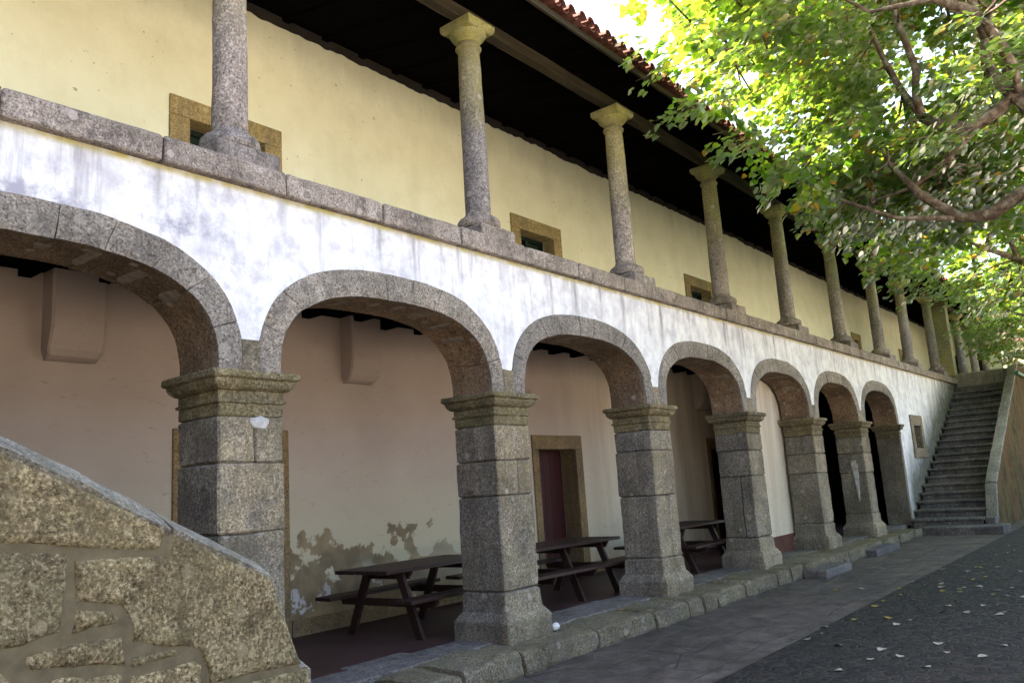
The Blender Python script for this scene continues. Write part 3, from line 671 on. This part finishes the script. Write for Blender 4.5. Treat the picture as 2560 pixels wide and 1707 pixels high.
# foreground staircase, cropped by the left edge of the picture
S2 = empty('staircase', 'warm granite side of the near staircase, rough blocks in wide mortar joints', 'staircase')
SLP = lambda x: 1.085-.5195*(x+1.016)
XL = -7.6
core = poly_wall([(XL,-.25),(-.86,-.25),(-.86,.62),(-1.03,SLP(-1.03)-.025),(XL,SLP(XL)-.02)], -1.777, -1.50); core.build('mortar_core', 'mortar', S2)
def offs(poly, d):
    n = len(poly); o = []
    for i in range(n):
        a, b, c = Vector(poly[i-1]), Vector(poly[i]), Vector(poly[(i+1) % n])
        e1 = (b-a).normalized(); e2 = (c-b).normalized(); nn = Vector((-e1.y-e2.y, e1.x+e2.x))
        if nn.length < 1e-6: nn = Vector((-e1.y, e1.x))
        o.append(tuple(b+nn.normalized()*d))
    return o
def stone(poly, seed, mat='flank', yf=-1.787, j=.010):
    ar = sum(a[0]*b[1]-b[0]*a[1] for a, b in zip(poly, poly[1:]+poly[:1]))
    if ar < 0: poly = poly[::-1]
    pts = []
    for a, b in zip(poly, poly[1:]+poly[:1]):
        L = math.hypot(b[0]-a[0], b[1]-a[1]); n = max(1, int(L/.04))
        for i in range(n):
            t = i/n; x, z = a[0]+(b[0]-a[0])*t, a[1]+(b[1]-a[1])*t
            q = noise.noise_vector(Vector((x*9, z*9, seed)))*j; pts.append((x+q.x, z+q.y))
    ins = offs(pts, .009); bot = min(p[1] for p in pts)
    def hgt(x, z, edge):
        q = Vector((x, z, seed*3.1)); return yf - .004 + (.010 if edge else 0) + .007*noise.noise(q*7) + .006*noise.noise(q*19) + .004*noise.noise(q*43)
    r = [[(x, -1.745, z) for x, z in pts], [(x, yf+.014, z) for x, z in pts], [(x, hgt(x, z, True), z) for x, z in ins]]
    m = MB(); m.rings(r, False)
    step = .022 if bot > .4 and max(p[0] for p in pts) > -2.7 else .09
    xs = [p[0] for p in ins]; zs_ = [p[1] for p in ins]; P2 = [Vector(p) for p in ins]; nI = len(P2)
    def inside(x, z):
        c = False; jn = nI-1
        for q in range(nI):
            (xa, za), (xb, zb) = ins[q], ins[jn]
            if (za > z) != (zb > z) and x < (xb-xa)*(z-za)/(zb-za)+xa: c = not c
            jn = q
        return c
    x = min(xs)+step*.5
    while x < max(xs):
        z = min(zs_)+step*.5
        while z < max(zs_):
            xx, zz = x+random.uniform(-.3, .3)*step, z+random.uniform(-.3, .3)*step
            if inside(xx, zz) and min((xx-a)**2+(zz-b)**2 for a, b in ins) > (.5*step)**2: P2.append(Vector((xx, zz)))
            z += step
        x += step
    ov, oe, of, *_ = delaunay_2d_cdt(P2, [], [list(range(nI))], 1, 1e-6)
    m.add([(v[0], hgt(v[0], v[1], False) if k_ >= nI else hgt(v[0], v[1], True), v[1]) for k_, v in enumerate(ov)], [tuple(f) for f in of])
    m.build('stone_block', mat, S2, True)
ST = [[(-2.62,1.9),(-1.56,1.355),(-1.57,1.32),(-1.59,1.28),(-1.62,1.26),(-1.81,1.29),(-2.0,1.32),(-2.3,1.355),(-2.62,1.38)],
 [(-2.42,1.335),(-2.25,1.335),(-1.98,1.295),(-1.97,1.27),(-1.98,1.1),(-1.99,.99),(-2.13,.97),(-2.42,.955)],
 [(-1.535,1.345),(-1.025,1.085),(-.865,.655),(-1.35,.665),(-1.36,.73),(-1.4,.82),(-1.71,.9),(-1.71,.98),(-1.75,1.05),(-1.95,1.1),(-1.95,1.27),(-1.54,1.235)],
 [(-1.94,1.07),(-1.87,1.06),(-1.8,1.045),(-1.76,1.01),(-1.78,.985),(-1.95,.97),(-1.94,1.02)],
 [(-2.12,.93),(-1.95,.945),(-1.75,.94),(-1.73,.82),(-1.88,.84),(-2.09,.86),(-2.12,.9)],
 [(-1.71,.85),(-1.51,.84),(-1.5,.81),(-1.62,.8),(-1.71,.8)],
 [(-1.71,.60),(-1.71,.77),(-1.42,.775),(-1.38,.75),(-1.39,.58)],
 [(-1.33,.35),(-1.34,.635),(-.825,.63),(-.80,.40),(-.80,.33)],
 [(-2.42,.92),(-2.2,.9),(-2.15,.84),(-1.74,.79),(-1.74,.6),(-2.42,.58)]]
for i, p in enumerate(ST): stone(p, i)
i = 20; zr = [.55, .3, .05, -.22]
for a, b in zip(zr, zr[1:]):
    x = -.80
    while x > XL+.3:
        w = random.uniform(.35, .8)
        stone([(x-w+.03, b+.03), (x-.0, b+.03), (x-.0, a-.0), (x-w+.03, a-.0)], i) if not (x > -1.5 and a > .35) else stone([(x-w+.03, b+.03), (x, b+.03), (x, .3), (x-w+.03, .3)], i)
        x -= w; i += 1
x = -2.66
while x > XL+.2:
    w = random.uniform(.45, .8); x1 = max(x-w, XL); z = .58
    while z < SLP(x)-.06:
        h = random.uniform(.28, .42); top = z+h
        if top > SLP(x)-.2: stone([(x1+.03, z+.03), (x, z+.03), (x, SLP(x)-.01), (x1+.03, SLP(x1+.03)-.01)], i); break
        stone([(x1+.03, z+.03), (x, z+.03), (x, top), (x1+.03, top)], i); z = top; i += 1
    x = x1; i += 1
m = MB(); xs_ = [-.99, -1.54, -2.66, -3.7, -4.8, -6.2, XL]
for xa, xb in zip(xs_, xs_[1:]):
    n = max(4, int((xa-xb)/.05)); rs = []
    for q in range(n+1):
        xx = xa-.003+(xb-xa+.006)*q/n; z0 = SLP(xx); rs.append([(xx, -1.775, z0-.03), (xx, -1.787, z0-.004), (xx, -1.772, z0+.006), (xx, -1.70, z0+.04), (xx, -1.60, z0+.085), (xx, -1.55, z0+.095), (xx, -1.50, z0+.085), (xx, -1.50, z0-.03)])
    q = MB().rings(rs); q.rough(.010, 7, xa, .010, 2.2); m.add(q.v, q.f)
m.build('coping', 'flanktop', S2)
m = MB(); m.hexa([(-.86,-1.775,.6),(-.77,-1.56,.6),(-.86,-1.5,.6),(-1.1,-1.5,.6),(-1.03,-1.775,1.075),(-.905,-1.56,1.13),(-.95,-1.5,1.12),(-1.1,-1.5,1.1)]); m.hexa([(-.80,-1.77,-.22),(-.70,-1.56,-.22),(-.86,-1.5,-.22),(-1.1,-1.5,-.22),(-.80,-1.77,.62),(-.72,-1.56,.64),(-.86,-1.5,.64),(-1.1,-1.5,.62)]); m.build('end_stone', 'flanktop', S2)
stair_steps(S2, -.7, -1, 16, -.01, .215, .414, -1.50, -.01, seed=40)

# loose stepping blocks against the kerb
for (xa, xb, ya, yb, zt), lab in (((9.45,10.66,-.84,-.49,-.075), 'grey granite step block against the kerb, the nearer of two'), ((12.7,14.25,-.68,-.42,-.085), 'grey granite step block against the kerb near the far stair, the farther of two')):
    m = MB().rectprof(xa, xb, ya, yb, [(0,-.2),(.004,-.18),(.002,zt-.02),(-.012,zt)], n=12, dz=.04); m.rough(.007, 8, xa, .008, 2.5)
    o = m.build('step_block', 'floorslab'); tag(o, lab, 'stone step', 'loose step blocks')
m = MB().lathe(0, 0, [(.02,0),(.045,.012),(.05,.04),(.03,.062),(.008,.068)], 9); m.rough(.012, 20, 2); o = m.build('white_stone', 'whitestone'); o.location = (PX[1]+HW+.14, -.06, 0); tag(o, 'small white stone lying at the foot of the second pier', 'stone')

# ---------------------------------------------------------------- picnic tables
def picnic(label, loc, rz, length, nleg):
    t = empty('picnic_table', label, 'picnic table', 'picnic tables under the arcade', loc, rz)
    h = length/2; m = MB()
    for j in range(5): m.box(-h, h, -.40+.161*j, -.40+.161*j+.153, .672, .712)
    bevel(m.build('tabletop', 'table', t), .006)
    for s in (-1, 1):
        m = MB()
        for j in range(2): y = s*.61+.128*(j-.5); m.box(-h, h, y-.06, y+.06, .39, .43)
        bevel(m.build('bench', 'table', t), .006)
    for j in range(nleg):
        x = -h+.33+(length-.66)*j/max(1, nleg-1)
        for s in (-1, 1):
            m = MB().hexa([(x-.022,s*.52-.05,0),(x+.022,s*.52-.05,0),(x+.022,s*.52+.05,0),(x-.022,s*.52+.05,0),(x-.022,s*.24-.05,.67),(x+.022,s*.24-.05,.67),(x+.022,s*.24+.05,.67),(x-.022,s*.24+.05,.67)])
            m.build('leg', 'table', t)
        m = MB().hexa([(x+.024,-.70,.31),(x+.066,-.70,.31),(x+.066,.70,.31),(x+.024,.70,.31),(x+.024,-.74,.389),(x+.066,-.74,.389),(x+.066,.74,.389),(x+.024,.74,.389)])
        m.hexa([(x+.024,-.33,.59),(x+.066,-.33,.59),(x+.066,.33,.59),(x+.024,.33,.59),(x+.024,-.38,.671),(x+.066,-.38,.671),(x+.066,.38,.671),(x+.024,.38,.671)])
        m.build('crossbar', 'table', t)
    return t
picnic('dark brown picnic table between the first and second piers, nearest of the three', (3.22, 1.56, -.012), R(1.5), 1.75, 2)
picnic('long dark picnic table behind the second pier, in front of the red door', (5.42, 1.40, -.012), R(-1), 2.35, 3)
picnic('dark picnic table behind the third pier, partly hidden, farthest of the three', (9.0, 1.32, -.012), R(0), 1.85, 2)

# ---------------------------------------------------------------- green pipe, far house
m = MB().tube([(25.3,-1.86,3.95),(27,-1.87,3.93),(30,-1.88,3.93),(34,-1.88,3.9)], .05, 10); o = m.build('green_pipe', 'green'); tag(o, 'green painted pipe running along the mossy wall by the stair head', 'pipe')
H = empty('house', 'pale yellow house glimpsed beyond the far end of the gallery', 'house', None, (0,0,0))
m = wall_open(-1.5, 3.0, -.2, 7.6, 0, [(1.12, 1.3, 5.9, 7.05)], .2); m.v = [(48+y, x, z) for x, y, z in m.v]; m.box(48.25, 52, -1.5, 3, -.2, 7.6); m.build('wall', 'house', H)
MB().box(48.15, 48.2, 1.0, 1.4, 5.8, 7.1).build('window', 'pane', H)
MB().hexa([(47.7,-1.8,7.6),(52.3,-1.8,7.6),(52.3,3.3,7.6),(47.7,3.3,7.6),(50,-1.8,8.6),(50.1,-1.8,8.6),(50.1,3.3,8.6),(50,3.3,8.6)]).build('roof', 'tile', H)

# ---------------------------------------------------------------- trees
def leaf_mesh(name, P_, N_, T_, size, parent):
    # heart-shaped leaves: two halves folded along the midrib
    n = len(P_); base = np.array([(0,0,0),(.0,1.05,-.16),(.33,-.10,.05),(.56,.22,.09),(.44,.62,.05),(-.33,-.10,.05),(-.56,.22,.09),(-.44,.62,.05)])
    B_ = np.cross(T_, N_); B_ /= np.linalg.norm(B_, axis=1)[:, None]; N2 = np.cross(B_, T_); N2 /= np.linalg.norm(N2, axis=1)[:, None]
    v = P_[:, None, :] + size[:, None, None]*(base[None, :, 0:1]*B_[:, None, :] + base[None, :, 1:2]*T_[:, None, :] + base[None, :, 2:3]*N2[:, None, :])
    v = v.reshape(-1, 3)
    face = np.array([0,2,3,4,1, 0,1,7,6,5]); idx = (np.arange(n)[:, None]*8 + face[None, :]).reshape(-1)
    me = bpy.data.meshes.new(name); me.vertices.add(len(v)); me.vertices.foreach_set('co', v.astype(np.float32).reshape(-1))
    me.loops.add(len(idx)); me.loops.foreach_set('vertex_index', idx.astype(np.int32))
    me.polygons.add(2*n); me.polygons.foreach_set('loop_start', (np.arange(2*n)*5).astype(np.int32)); me.polygons.foreach_set('loop_total', np.full(2*n, 5, np.int32))
    me.update(calc_edges=True); me.materials.append(M['leaf'])
    o = bpy.data.objects.new(name, me); col.objects.link(o); o.parent = parent; return o
def tree(label, tx, ty, lobes, limbs, nspray, lsize, zmin, seed, per=26, edge=.42, thin=None):
    rg = np.random.default_rng(seed); t = empty('linden_tree', label, 'tree', 'trees along the yard'); rnd = random.Random(seed)
    w = MB(); fork = Vector((tx, ty, 4.3))
    w.tube([(tx+.03, ty, -.25), (tx, ty, .3), (tx+.04, ty+.02, 2), (tx, ty+.03, 3.6), tuple(fork)], [.3, .23, .2, .19, .2], 12)
    for L in limbs: w.tube(*L)
    tw = MB(); lp = [Vector(p) for L in limbs for p in L[0][1:]]
    tips = []
    vol = np.array([l[3]*l[4]*l[5] for l in lobes]); vol = vol/vol.sum()
    C = []; 
    while len(C) < nspray:
        l = lobes[rg.choice(len(lobes), p=vol)]
        d = rg.normal(size=3); d /= np.linalg.norm(d); r = rg.random()**(1/2.2)
        # knobbly crown: the reach varies with direction
        k = 1+.22*noise.noise(Vector(d*2.2)+Vector((seed, 0, 0)))+.1*noise.noise(Vector(d*5)+Vector((0, seed, 0)))
        p = np.array(l[:3])+d*np.array(l[3:6])*r*k
        if noise.noise(Vector(p*.75)+Vector((seed*5, 0, 0))) < -.12: continue       # gaps
        if p[2] < zmin + edge*max(0, p[1]+2.7)**2: continue
        if p[1] > -.75 and p[2] < zs(p[1])+.5: continue
        if thin and thin(p) and rg.random() < .72: continue
        C.append(p)
    C = np.array(C)
    A = []; LP = []; LN = []; LT = []; LS = []
    hub = np.array([tx, ty, 4.9])
    for ci, c in enumerate(C):
        out = c-hub; out[2] *= .25; out /= np.linalg.norm(out)+1e-6
        out = out+rg.normal(size=3)*np.array([.5,.5,.12]); out[2] -= .12; out /= np.linalg.norm(out)
        ln = rg.uniform(.45, .85); st = c-out*ln*.5; side = np.cross(out, (0,0,1)); side /= np.linalg.norm(side)
        m = per
        s = rg.random(m)*1.05; lat = rg.normal(size=m)*.13*(1-.5*s); sag = -.22*ln*s**2
        pp = st+out*(s*ln)[:, None]+side*lat[:, None]; pp[:, 2] += sag+rg.normal(size=m)*.045
        tt = out*.55+side*(np.sign(lat)*.6+rg.normal(size=m)*.35)[:, None]; tt[:, 2] -= rg.uniform(0, .5, m)
        tt /= np.linalg.norm(tt, axis=1)[:, None]
        nn = np.tile(np.array([0,0,1.]), (m, 1))+out*.3+rg.normal(size=(m, 3))*.30
        LP.append(pp); LT.append(tt); LN.append(nn); LS.append(lsize*rg.uniform(.6, 1.2, m))
        if ci % 2 == 0:
            a = Vector(st); b = Vector(c+out*ln*.4); mid = (a+b)/2+Vector((0,0,.02)); tw.tube([a, mid, b], [.009, .006, .003], 4)
        if ci % 9 == 0:                                        # longer twig back towards the trunk
            a = Vector(st); q = min(lp, key=lambda p: (p-a).length); mid = a.lerp(q, .5)+Vector((rnd.uniform(-.12,.12), rnd.uniform(-.12,.12), rnd.uniform(-.1,.15)))
            w.tube([q, mid, a], [.022, .015, .008], 5)
    w.build('trunk', 'bark', t, True); tag(tw.build('twigs', 'bark', t), kind='stuff')
    leaf_mesh('crown', np.concatenate(LP), np.concatenate(LN), np.concatenate(LT), np.concatenate(LS), t)
    return t
def limbs_of(tx, ty, seed, n=5, reach=3.0):
    rnd = random.Random(seed); L = []
    for i in range(n):
        a = 2*math.pi*(i+rnd.uniform(-.25, .25))/n; p = Vector((tx, ty, 4.15)); pts = [tuple(p)]; r = [.12]
        d = Vector((math.cos(a), math.sin(a), .35))
        for k in range(5):
            p = p+d*(reach/5)*rnd.uniform(.8, 1.2); d = d+Vector((rnd.uniform(-.35,.35), rnd.uniform(-.35,.35), rnd.uniform(-.15,.4))); d.normalize(); pts.append(tuple(p)); r.append(.12*(1-.16*(k+1)))
            if k >= 2:
                u = p+Vector((rnd.uniform(-.35,.35), rnd.uniform(-.35,.35), rnd.uniform(.9,1.8))); mm = (p+u)/2+Vector((rnd.uniform(-.15,.15), rnd.uniform(-.15,.15), 0))
                L.append(([tuple(p), tuple(mm), tuple(u)], [.05, .035, .015], 7))
        L.append((pts, r, 8))
    return L
T1 = [([(8.0,-5.0,4.2),(8.0,-4.75,5.0),(8.0,-4.45,5.85),(8.02,-4.24,5.74),(7.95,-3.95,5.57),(7.9,-3.62,5.66),(7.9,-3.38,5.88)], [.17,.14,.10,.085,.08,.075,.065], 10),
      ([(7.9,-3.38,5.88),(7.85,-3.36,6.2),(7.9,-3.40,6.57),(7.8,-3.30,7.2),(7.8,-3.2,8.0)], [.06,.052,.048,.04,.02], 8),
      ([(7.9,-3.40,5.86),(7.9,-3.2,6.3),(7.8,-3.08,6.7),(7.8,-2.98,7.15),(7.7,-2.8,7.9)], [.055,.045,.04,.03,.015], 8),
      ([(8.0,-4.45,5.8),(8.0,-4.30,6.05),(8.0,-4.18,6.35),(8.0,-4.22,6.7),(7.9,-4.15,7.3),(7.9,-4.0,8.2)], [.09,.08,.07,.06,.05,.02], 8),
      ([(8.0,-4.2,6.7),(7.9,-4.4,7.1),(7.8,-4.7,7.7)], [.04,.03,.015], 7),
      ([(8.0,-4.9,4.2),(8.05,-4.33,4.62),(8.0,-3.95,4.42),(8.05,-3.6,4.48),(8.0,-3.2,4.88),(7.9,-2.9,5.4)], [.15,.10,.085,.07,.06,.025], 9),
      ([(8.02,-3.9,5.55),(8.1,-3.5,5.25),(8.1,-3.1,5.05),(8.1,-2.6,5.0)], [.055,.04,.03,.012], 7),
      ([(8.0,-4.22,6.7),(7.6,-4.2,6.9),(6.8,-3.5,7.25),(6.0,-2.39,7.16),(6,-2.08,6.97),(5.95,-1.69,6.8),(5.9,-1.45,6.68),(5.9,-1.05,6.5)], [.06,.05,.036,.032,.028,.02,.008], 8),
      ([(8.0,-4.45,5.85),(7.5,-4.5,6.0),(6.6,-4.35,6.3),(6.0,-4.0,6.42),(5.95,-3.7,6.46),(5.9,-3.37,6.5)], [.06,.05,.036,.03,.02], 8),
      ([(8.05,-3.6,4.48),(7.9,-2.9,4.62),(7.8,-2.3,5.0),(7.7,-1.8,5.5)], [.04,.03,.025,.012], 7)]
tree('nearest linden tree in view, its crown overhanging the roof edge', 8.0, -5.05,
     [(8.4,-3.9,7.2,4.3,3.6,3.0), (9.0,-3.6,8.6,4.2,3.2,1.6), (9.6,-3.0,5.5,3.2,1.8,.9), (6.0,-2.2,6.85,2.0,1.6,1.3), (9.2,-2.3,5.6,3.0,1.7,1.2)], T1, 1900, .100, 4.7, 3, 26, thin=lambda p: p[0] < 8.2 and p[1] < -2.9 and p[2] < 8.2)
tree('second linden tree of the row, crown reaching to the gallery eaves', 16.2, -4.9,
     [(16.2,-3.9,7.0,4.3,3.7,2.7), (15.5,-2.0,5.6,2.6,1.5,1.2)], limbs_of(16.2, -4.9, 5, 6, 3.4), 900, .108, 4.5, 8, 24, .3)
tree('third linden tree of the row, low crown above the far staircase', 24.6, -4.9,
     [(24.6,-3.7,6.4,4.4,3.6,2.6), (24.6,-1.7,5.3,2.6,1.4,1.1)], limbs_of(24.6, -4.9, 9, 6, 3.4), 800, .108, 4.1, 13, 22, .25)
tree('farthest linden tree, standing behind the head of the staircase', 33.5, -4.9,
     [(33.5,-3.6,7.2,5.0,4.0,3.4), (33.5,-2.0,5.8,2.6,1.6,1.4)], limbs_of(33.5, -4.9, 15, 6, 3.4), 700, .115, 4.0, 21, 22, .2)

# ---------------------------------------------------------------- fallen leaves
FL = [(14.62,-2.53),(14.6,-2.75),(13.72,-2.7),(13.25,-2.72),(12.94,-2.58),(12.12,-2.81),(11.39,-1.49),(10.78,-2.15),(10.29,-2.3),(10.56,-2.55),(11.05,-2.59),(11.06,-2.65),(11.13,-2.87),(10.67,-2.87),(10.6,-3.22),(9.81,-2.62),(9.62,-2.78),(10.37,-2.79),(9.89,-2.89),(9.72,-3.18),(9.22,-1.38),(9.32,-2.08),(9.43,-2.39),(9.08,-2.49),(8.92,-2.32),(8.77,-2.56),(8.41,-2.65),(8.88,-2.98),(8.25,-1.33),(8.43,-1.65),(8.57,-2.08),(8.63,-2.79),(8.74,-2.83),(8.35,-2.84),(8.56,-3.24),(8.2,-3.25),(8.8,-3.37),(8.14,-3.41),(8.04,-3.58),(7.95,-2.26),(7.61,-2.46),(7.42,-2.18),(7.01,-2.2),(7.22,-2.94),(7.31,-3.29),(7.4,-3.42),(6.8,-3.21),(6.89,-3.54),(6.73,-3.53),(6.77,-2.96),(6.24,-2.55),(5.86,-2.73),(6.14,-2.77),(5.51,-2.1),(5.17,-2.18),(4.82,-2.16),(4.63,-2.51),(4.57,-2.92),(4.99,-3.3),(5.09,-3.81),(4.64,-3.44),(4.34,-3.14),(4.57,-3.73),(4.15,-2.94),(4.02,-3.42),(3.65,-2.83),(8.03,-.53),(6.05,-2.25)]
def litter(mat):
    m = MB(); prof = [(0,0),(.2,.01),(.5,.25),(.48,.55),(.25,.8),(0,1.05)]
    cen = [(0, y, .02+.16*(y-.4)**2) for _, y in prof]
    lft = [(-x, y-.05*0, .05+.35*x*x) for x, y in prof]; rgt = [(x, y, .03+.28*x*x) for x, y in prof]
    vs = cen+lft+rgt; fs = []
    for i in range(5): fs += [(i, i+1, 6+i+1, 6+i), (i+1, i, 12+i, 12+i+1)]
    m.add([(x*.075, (y-.5)*.075, z*.1+.002) for x, y, z in vs], fs); return m.build('fallen_leaf', mat)
proto = {'litter_pale': litter('litter_pale'), 'litter_yellow': litter('litter_yellow')}
used = set(); rl = random.Random(4)
YEL = {18, 19, 26, 39, 41, 42, 50, 67}
for i, (x, y) in enumerate(FL):
    kx = 'litter_yellow' if i in YEL or rl.random() < .12 else 'litter_pale'
    o = proto[kx] if kx not in used else proto[kx].copy()
    if kx in used: col.objects.link(o)
    used.add(kx); on = y > -2.08
    o.location = (x, y, -.196 if on else -.199); o.rotation_euler = (rl.uniform(-.15,.15), rl.uniform(-.15,.15), rl.uniform(0, 6.28)); s = rl.uniform(.7, 1.15); o.scale = (s, s*rl.uniform(.8,1.1), s)
    c = 'yellow' if kx == 'litter_yellow' else 'pale withered'
    w = 'grey paving slabs' if on else 'dark cobbles'
    tag(o, '%s leaf fallen on the %s' % (c, w), 'leaf', '%s leaves fallen on the %s' % (c, w))

# ---------------------------------------------------------------- light, sky, camera
SUN = Vector((-.12, .72, .68)).normalized()
sl = bpy.data.lights.new('sun', 'SUN'); sl.energy = 5.0; sl.angle = R(.5); sl.color = (1, .95, .86)
so = bpy.data.objects.new('sun', sl); col.objects.link(so); so.rotation_euler = (-SUN).to_track_quat('-Z', 'Y').to_euler(); so.location = (0, 20, 30)
wd = bpy.data.worlds.new('World'); sc.world = wd; wd.use_nodes = True; nt = wd.node_tree; bg = nt.nodes['Background']
sk = nt.nodes.new('ShaderNodeTexSky'); sk.sky_type = 'NISHITA'; sk.sun_disc = False
sk.sun_elevation = math.asin(SUN.z); sk.sun_rotation = math.atan2(SUN.x, SUN.y); sk.air_density = 1.0; sk.dust_density = 7.0; sk.ozone_density = 1.0
nt.links.new(sk.outputs[0], bg.inputs[0]); bg.inputs[1].default_value = .15
cam = bpy.data.cameras.new('camera'); cam.sensor_width = 36; cam.lens = 36*2039.88/2560; cam.clip_end = 1000; cam.clip_start = .05
co = bpy.data.objects.new('camera', cam); col.objects.link(co); sc.camera = co
yaw, pitch, roll = .6708, .1802, -.0655
d = Vector((math.cos(pitch)*math.cos(yaw), math.cos(pitch)*math.sin(yaw), math.sin(pitch))); r_ = Vector((math.sin(yaw), -math.cos(yaw), 0)); u = r_.cross(d)
r2 = math.cos(roll)*r_+math.sin(roll)*u; u2 = -math.sin(roll)*r_+math.cos(roll)*u
from mathutils import Matrix
co.matrix_world = Matrix(((r2.x, u2.x, -d.x, -3.4533), (r2.y, u2.y, -d.y, -5.2853), (r2.z, u2.z, -d.z, 1.4219), (0, 0, 0, 1)))
sc.view_settings.view_transform = 'Standard'; sc.view_settings.look = 'None'; sc.view_settings.exposure = 3.05; sc.view_settings.gamma = 1
cy = sc.cycles; cy.max_bounces = 10; cy.diffuse_bounces = 6; cy.glossy_bounces = 3; cy.transmission_bounces = 6; cy.use_denoising = True
cy.sample_clamp_indirect = 8
